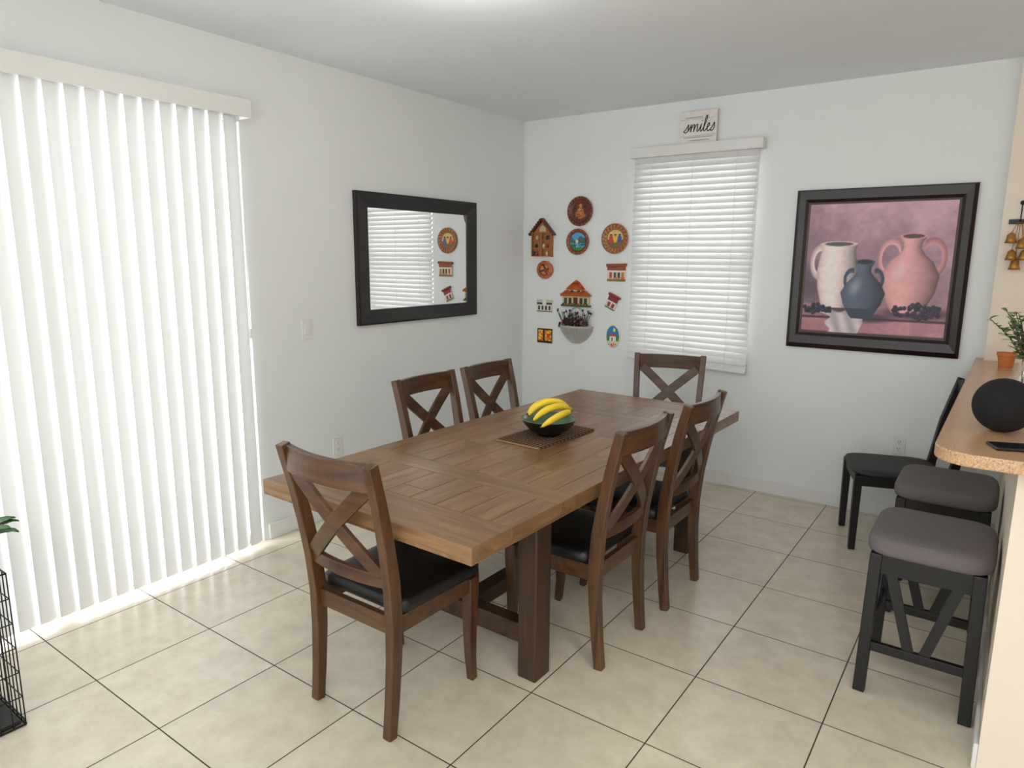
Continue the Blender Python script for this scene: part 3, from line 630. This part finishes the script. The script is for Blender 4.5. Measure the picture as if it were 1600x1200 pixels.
# ---------------------------------------------------------------- chairs
def make_chair():
    r=root('dining_chair',(0,0,0),0,'brown wooden cross-back dining chair with black leather seat','chair','cross-back chairs around the table')
    zs=[0,.12,.28,.42,.56,.70,.84,.98]; yv=[-.228,-.215,-.203,-.200,-.212,-.236,-.266,-.302]
    def yp(z): return float(np.interp(z,zs,yv))
    def xp(z): return float(np.interp(z,[0,.45,.98],[.185,.192,.212]))
    dz=[.036,.040,.046,.052,.050,.046,.042,.038]
    for s in(-1,1):
        q=MB(); q.sweep([(s*xp(z),yp(z),z) for z in zs],[(.036,d) for d in dz],(1,0,0)); q.obj('leg',W_z,parent=r,bevel=.004)
        q=MB(); fz=[0,.1,.22,.36,.425]; fy=[.200,.190,.188,.192,.192]
        q.sweep([(s*.195,y,z) for z,y in zip(fz,fy)],[(.030,.030),(.034,.034),(.039,.042),(.044,.05),(.044,.05)],(1,0,0)); q.obj('leg',W_z,parent=r,bevel=.004)
    q=MB()
    def rail(z,h,t,bow,n=11):
        w=xp(z)-.012; P=[];
        for i in range(n):
            u=-1+2*i/(n-1); P.append((u*w,yp(z)-bow*(1-u*u),z))
        q.sweep(P,(t,h),(0,1,0.0))
    rail(.932,.090,.024,.032); rail(.560,.046,.022,.022)
    for s in(-1,1):
        P=[]
        for i in range(13):
            u=-1+2*i/12; x=u*(xp(.88)-.03 if s*u>0 else xp(.6)-.03); z=.738+s*u*.158
            P.append((x,yp(z)-.030*(1-(x/.2)**2)*(.9)-s*.001,z))
        q.sweep(P,(.017,.056),(0,1,0.12))
    q.obj('backrest',W_x,parent=r,bevel=.003)
    q=MB()
    q.b2((-.176,.183,.365),(.176,.205,.428)); q.b2((-.178,-.205,.365),(.178,-.183,.428))
    for s in(-1,1): q.sweep([(s*.187,-.186,.397),(s*.190,.184,.397)],(.022,.063),(1,0,0))
    q.obj('seat_frame',W_x,parent=r)
    bm=bmesh.new()
    out=[(-.205,-.175),(.205,-.175),(.220,.225),(-.220,.225)]
    def ring(sc,z,n=10):
        rr=[]; pts=[]
        for i in range(4):
            a=Vector(out[i]);c=Vector(out[(i+1)%4])
            for k in range(n): pts.append(a.lerp(c,k/n))
        cen=Vector((0,.02))
        for i,p in enumerate(pts):
            d=p-cen
            o2=min(abs(d.x)/.212,abs(d.y)/.2); f=1-.045*max(0,o2-.82)/.18
            p2=cen+d*sc*f; rr.append(bm.verts.new((p2.x,p2.y,z)))
        return rr
    rings=[ring(s,z) for s,z in((.93,.428),(.985,.432),(1.0,.448),(.99,.466),(.94,.478),(.8,.485),(.5,.488),(.15,.488))]
    for a,c in zip(rings,rings[1:]):
        for i in range(len(a)): bm.faces.new((a[i],a[(i+1)%len(a)],c[(i+1)%len(a)],c[i]))
    bm.faces.new(rings[0][::-1]); bm.faces.new(rings[-1])
    me=bpy.data.meshes.new('seat'); bm.to_mesh(me); bm.free(); me.materials.append(M_leather); me.polygons.foreach_set('use_smooth',[True]*len(me.polygons))
    o=bpy.data.objects.new('seat',me); COL.objects.link(o); o.parent=r; o['label']='padded black leather seat'
    return r
ch=make_chair()
ch.location=(1.575,-3.070,0)
R90=math.pi/2
copy_thing(ch,(1.910,-2.34,0),R90)
copy_thing(ch,(1.930,-1.75,0),R90)
copy_thing(ch,(1.11,-2.08,0),-R90)
copy_thing(ch,(1.11,-1.54,0),-R90)
copy_thing(ch,(1.615,-.80,0),math.radians(196),'brown wooden cross-back chair turned slightly at the table end')
# ---------------------------------------------------------------- bar stools
def cushion(w,d,z0,z1,r,m,parent,name='seat',lab=None,sag=.008,cy=0):
    bm=bmesh.new(); N=48
    def ring(sc,z,sg=0):
        o=[]
        for i in range(N):
            g=2*math.pi*i/N+math.pi/N; c,s=math.cos(g),math.sin(g); n=5.5
            k=(abs(c)**n+abs(s)**n)**(-1/n); x=w/2*c*k*sc; y=d/2*s*k*sc
            o.append(bm.verts.new((x,y+cy,z+sg*(x/(w/2))**2)))
        return o
    h=z1-z0
    R=[ring(.94,z0),ring(.99,z0+h*.1),ring(1,z0+h*.35),ring(1,z0+h*.6),ring(.97,z0+h*.85,sag*.5),ring(.92,z0+h*.97,sag),ring(.75,z1,sag),ring(.45,z1,sag),ring(.1,z1,sag)]
    for a,c in zip(R,R[1:]):
        for i in range(N): bm.faces.new((a[i],a[(i+1)%N],c[(i+1)%N],c[i]))
    bm.faces.new(R[0][::-1]); bm.faces.new(R[-1])
    me=bpy.data.meshes.new(name); bm.to_mesh(me); bm.free(); me.materials.append(m); me.polygons.foreach_set('use_smooth',[True]*len(me.polygons))
    o=bpy.data.objects.new(name,me); COL.objects.link(o); o.parent=parent
    if lab: o['label']=lab
    return o
st=root('bar_stool',(3.160,-1.86,0),0,'black wooden bar stool with grey upholstered seat','stool','stools at the breakfast bar')
cushion(.395,.43,.548,.614,.05,M_grey,st,lab='grey upholstered seat',sag=.003)
for sx in(-1,1):
    for sy in(-1,1):
        q=MB(); q.sweep([(sx*.168,sy*.195,0),(sx*.158,sy*.18,.548)],(.04,.04),(1,0,0)); q.obj('leg',M_black,parent=st,bevel=.003)
q=MB()
for sy in(-1,1): q.b2((-.15,sy*.18-.012,.475),(.15,sy*.18+.012,.548))
for sx in(-1,1): q.b2((sx*.158-.012,-.17,.475),(sx*.158+.012,.17,.548))
q.obj('seat_frame',M_black,parent=st)
for sy in(-1,1):
    q=MB(); q.b2((-.155,sy*.19-.011,.17),(.155,sy*.19+.011,.205)); q.obj('footrest',M_black,parent=st,bevel=.002)
for sx in(-1,1):
    q=MB(); q.b2((sx*.164-.011,-.175,.23),(sx*.164+.011,.175,.265)); q.obj('footrest',M_black,parent=st,bevel=.002)
for sy in(-1,1):
    for s in(-1,1): 
        q=MB(); q.sweep([(s*.105,sy*.183,.485),(s*.022,sy*.189,.19)],(.014,.034),(0,1,0)); q.obj('slat',M_black,parent=st)
for sx in(-1,1):
    for s in(-1,1): 
        q=MB(); q.sweep([(sx*.160,s*.115,.485),(sx*.163,s*.025,.25)],(.014,.034),(1,0,0)); q.obj('slat',M_black,parent=st)
copy_thing(st,(3.155,-1.13,0),0)
bc=root('side_chair',(2.840,-.44,0),math.radians(108),'black wooden chair with dark padded seat near the wall','chair')
cushion(.42,.46,.432,.462,.05,M_darkseat,bc,lab='dark padded seat',sag=0,cy=-.02)
for s in(-1,1):
    q=MB(); q.sweep([(s*.180,.180,0),(s*.185,.180,.43)],[(.034,.034),(.042,.042)],(1,0,0)); q.obj('leg',M_black,parent=bc,bevel=.003)
    q=MB(); q.sweep([(s*.185,-.275,0),(s*.19,-.26,.44),(s*.19,-.30,.70),(s*.19,-.36,.945)],[(.034,.036),(.034,.044),(.034,.04),(.034,.03)],(1,0,0)); q.obj('leg',M_black,parent=bc,bevel=.003)
q=MB(); q.b2((-.19,.17,.375),(.19,.19,.432)); q.b2((-.19,-.25,.375),(.19,-.23,.432))
for s in(-1,1): q.b2((s*.19-.01,-.24,.375),(s*.19+.01,.18,.432))
q.obj('seat_frame',M_black,parent=bc)
q=MB(); q.sweep([(-.18,-.35,.90),(0,-.365,.90),(.18,-.35,.90)],(.02,.08),(0,1,0)); q.sweep([(-.18,-.283,.58),(0,-.298,.58),(.18,-.283,.58)],(.02,.045),(0,1,0))
for x in(-.09,0,.09): q.sweep([(x,-.29,.58),(x,-.357,.88)],(.028,.012),(1,0,0))
q.obj('backrest',M_black,parent=bc)
# ---------------------------------------------------------------- counter
def countermat():
    m=bpy.data.materials.new('speckled_laminate'); m.use_nodes=True; nt=m.node_tree; N=nt.nodes;L=nt.links; p=N['Principled BSDF']
    tc=N.new('ShaderNodeTexCoord'); n=N.new('ShaderNodeTexNoise'); n.inputs['Scale'].default_value=220; n.inputs['Detail'].default_value=2; L.new(tc.outputs['Object'],n.inputs['Vector'])
    cr=N.new('ShaderNodeValToRGB'); e=cr.color_ramp.elements; e[0].position=.34; e[0].color=(*rgb(166,126,92),1); e[1].position=.44; e[1].color=(*rgb(204,162,122),1)
    x=e.new(.6); x.color=(*rgb(210,170,130),1); y=e.new(.70); y.color=(*rgb(228,202,170),1); L.new(n.outputs['Fac'],cr.inputs[0]); L.new(cr.outputs[0],p.inputs['Base Color']); p.inputs['Roughness'].default_value=.28
    return m
b=MB(); pts=[]; x0,x1,y0,y1,rad=3.155,3.80,-2.42,-.002,.11
for k in range(9):
    g=math.pi+math.pi/2*k/8; pts.append((x0+rad+rad*math.cos(g),y0+rad+rad*math.sin(g)))
pts+=[(x1,y0),(x1,y1),(x0+.02,y1)]
n=len(pts)
for x,y in pts: b.v.append((x,y,1.011))
for x,y in pts: b.v.append((x,y,1.05))
b.f.append(list(range(n))[::-1]);b.f.append(list(range(n,2*n)))
for i in range(n): b.f.append([i,(i+1)%n,n+(i+1)%n,n+i])
b.m=[0]*len(b.f);b.t=[.5]*len(b.f)
tag(b.obj('countertop',countermat(),bevel=.004),'speckled tan laminate breakfast bar top with rounded corner','countertop')
b=MB(); b.sph((0,0,0),.088,40); o=b.obj('decorative_ball',mat('black_yarn',rgb(20,19,21),.85,bump=1.0,bscale=160),loc=(3.315,-2.03,1.05+.0865),smooth=True); tag(o,'black textured decorative ball on the bar top','ball')
b=MB(); b.b2((-.04,-.075,0),(.04,.075,.009)); o=b.obj('mobile_phone',mat('phone_black',rgb(28,24,34),.2),loc=(3.365,-2.26,1.0505),rot=math.radians(-68),bevel=.003); tag(o,'dark mobile phone lying on the bar top','phone')
b=MB(); b.lathe([(.001,0),(.030,0),(.040,.06),(.044,.062),(.044,.078),(.038,.078),(.032,.06),(.001,.058)],24); o=b.obj('flower_pot',mat('orange_pot',rgb(206,120,62),.6),loc=(3.315,-.36,1.05),smooth=False); tag(o,'small empty orange terracotta pot on the bar','pot')
pv=root('potted_plant',(3.375,-1.15,1.05),0,'leafy green sprigs in a clear glass vase','plant')
b=MB(); b.lathe([(.001,0),(.04,0),(.055,.03),(.05,.08),(.028,.13),(.034,.15),(.031,.15),(.026,.13),(.047,.08),(.05,.03),(.001,.008)],28); b.obj('vase',M_glass,parent=pv,smooth=True)
b=MB(); random.seed(11)
def leaf(q,p,d,l,w,mi=0):
    d=Vector(d).normalized(); s=d.cross(Vector((0,0,1))); s=s.normalized() if s.length>.1 else Vector((1,0,0)); u=s.cross(d); p=Vector(p); o=len(q.v)
    for a,ww,h in((0,.15,0),(.3,.9,.06),(.6,1,.06),(.85,.6,.02),(1,.05,-.05)):
        c=p+d*l*a+u*l*h
        q.v+= [tuple(c-s*w*ww/2),tuple(c-u*w*.1),tuple(c+s*w*ww/2)]
    for i in range(4):
        for k in range(2): q.f.append([o+i*3+k,o+i*3+k+1,o+i*3+k+4,o+i*3+k+3]);q.m.append(mi);q.t.append(.5)
for i in range(18):
    g=random.uniform(0,6.28); sp=random.uniform(.03,.15); hh=random.uniform(.22,.36)
    P=[(0,0,.02),(.01*math.cos(g),.01*math.sin(g),.14),(sp*.5*math.cos(g),sp*.5*math.sin(g),.14+(hh-.14)*.6),(sp*math.cos(g),sp*math.sin(g),hh)]
    b.tube(P,.0018,5,1)
    for k in range(13):
        t=k/12; p=Vector(P[1]).lerp(Vector(P[2]),t*2) if t<.5 else Vector(P[2]).lerp(Vector(P[3]),t*2-1)
        a=random.uniform(0,6.28); leaf(b,p,(math.cos(a),math.sin(a),random.uniform(-.1,.7)),random.uniform(.028,.042),random.uniform(.018,.028),random.choice([0,2,3]))
b.obj('foliage',[mat('sage_leaf',rgb(112,142,92),.6),mat('plant_stem',rgb(96,84,54),.7),mat('dark_leaf',rgb(66,100,58),.6),mat('pale_leaf',rgb(150,170,124),.6)],parent=pv,fix=False)
# ---------------------------------------------------------------- wire crate
cr=root('wire_crate',(.43,-4.36,0),0,'black wire dog crate with dark cushion inside','crate')
q=MB(); X0,X1,Y0,Y1,Hc=-.27,.27,-.37,.37,.56
def wire(a,c,r=.0022): q.tube([a,c],r,5)
for z in(.02,.11,.20,.29,.38,.47,Hc): 
    for a,c in(((X0,Y0,z),(X1,Y0,z)),((X1,Y0,z),(X1,Y1,z)),((X1,Y1,z),(X0,Y1,z)),((X0,Y1,z),(X0,Y0,z))): wire(a,c,.003 if z in(.02,Hc) else .0022)
y=Y0
while y<=Y1+.001:
    wire((X1,y,.005),(X1,y,Hc)); wire((X0,y,.005),(X0,y,Hc)); wire((X0,y,Hc),(X1,y,Hc)); y+=.037
x=X0
while x<=X1+.001: wire((x,Y0,.005),(x,Y0,Hc)); wire((x,Y1,.005),(x,Y1,Hc)); x+=.036
for sx in(X0,X1): wire((sx,Y0,.005),(sx,Y1,.005),.004)
for sy in(Y0,Y1): wire((X0,sy,.005),(X1,sy,.005),.004)
q.obj('cage',mat('black_wire',rgb(18,18,18),.4,.3),parent=cr)
q=MB(); q.b2((X0+.01,Y0+.01,.006),(X1-.01,Y1-.01,.02)); q.obj('tray',M_black,parent=cr,bevel=.003)
o=cushion(.48,.66,.02,.10,.05,M_darkseat,cr,'cushion','black padded cushion')
pl=root('potted_plant',(.60,-4.07,.563),0,'small houseplant with broad green leaves on the crate','plant')
q=MB(); q.lathe([(.001,0),(.045,0),(.06,.09),(.064,.09),(.064,.10),(.055,.10),(.052,.08),(.001,.08)],24); q.obj('pot',mat('white_ceramic',rgb(225,222,215),.3),parent=pl,smooth=False)
q=MB(); random.seed(5)
for i in range(16):
    g=i*.449*math.pi; d=(math.cos(g),math.sin(g),random.uniform(.15,1.2)); dd=Vector(d).normalized(); e=dd*.07+Vector((0,0,.08)); q.tube([(0,0,.075),tuple(e)],.003,5,1); leaf(q,e,(d[0],d[1],d[2]*.2),.11,.06,0)
q.obj('foliage',[mat('houseplant_leaf',rgb(52,104,44),.4),mat('plant_stem',rgb(96,84,54),.7)],parent=pl,fix=False,smooth=True)
# ---------------------------------------------------------------- lights & world
wd=bpy.data.worlds.new('World'); S.world=wd; wd.use_nodes=True; bg=wd.node_tree.nodes['Background']; bg.inputs[0].default_value=(.955,.98,1,1); bg.inputs[1].default_value=2.15
def area(name,loc,rot,sx,sy,p,col=(1,1,1)):
    l=bpy.data.lights.new(name,'AREA'); l.shape='RECTANGLE'; l.size=sx; l.size_y=sy; l.energy=p; l.color=col
    o=bpy.data.objects.new(name,l); COL.objects.link(o); o.location=loc; o.rotation_euler=rot; return o
area('door_daylight',(-.45,-3.55,1.25),(0,-math.pi/2,0),2.3,2.1,95,(.97,.99,1))
area('window_daylight',(1.44,.5,1.65),(-math.pi/2,0,0),1.0,1.5,16,(.97,.99,1))
l=bpy.data.lights.new('lamp_bulb','POINT'); l.energy=9; l.shadow_soft_size=.12; l.color=(1,.97,.93); o=bpy.data.objects.new('lamp_bulb',l); COL.objects.link(o); o.location=(1.55,-2.62,2.44)
area('room_fill_light',(3.9,-5.8,2.6),(0,0,0),1.8,1.4,60,(1,.98,.95))  # added unseen fill behind the camera, brightens the room
l=bpy.data.lights.new('floor_patch_spot','SPOT'); l.energy=90; l.spot_size=math.radians(16); l.spot_blend=1.0; l.shadow_soft_size=.22; l.color=(1,.94,.82); o=bpy.data.objects.new('floor_patch_spot',l); COL.objects.link(o); o.location=(4.6,-4.3,2.4); o.rotation_euler=(Vector((2.25,-2.62,0))-Vector((4.6,-4.3,2.4))).to_track_quat('-Z','Y').to_euler()  # added spot, throws a soft warm bright patch on the tiles
S.view_settings.view_transform='Standard'; S.view_settings.look='None'; S.view_settings.exposure=0; S.view_settings.gamma=1
# ---------------------------------------------------------------- camera
pi_,ya,ro=math.radians(10.484),math.radians(35.640),math.radians(-0.384)
F=Vector((-math.sin(ya)*math.cos(pi_),math.cos(ya)*math.cos(pi_),-math.sin(pi_))); R=Vector((math.cos(ya),math.sin(ya),0)); D=F.cross(R)
c,s=math.cos(ro),math.sin(ro); R2=R*c+D*s; D2=D*c-R*s
cam=bpy.data.cameras.new('Camera'); cam.sensor_width=36; cam.lens=1072.8*36/1600; cam.clip_start=.05
co=bpy.data.objects.new('Camera',cam); COL.objects.link(co)
Mx=Matrix.Identity(4)
for i in range(3): Mx[i][0]=R2[i];Mx[i][1]=-D2[i];Mx[i][2]=-F[i]
Mx[0][3],Mx[1][3],Mx[2][3]=3.288,-4.736,1.6
co.matrix_world=Mx
S.camera=co
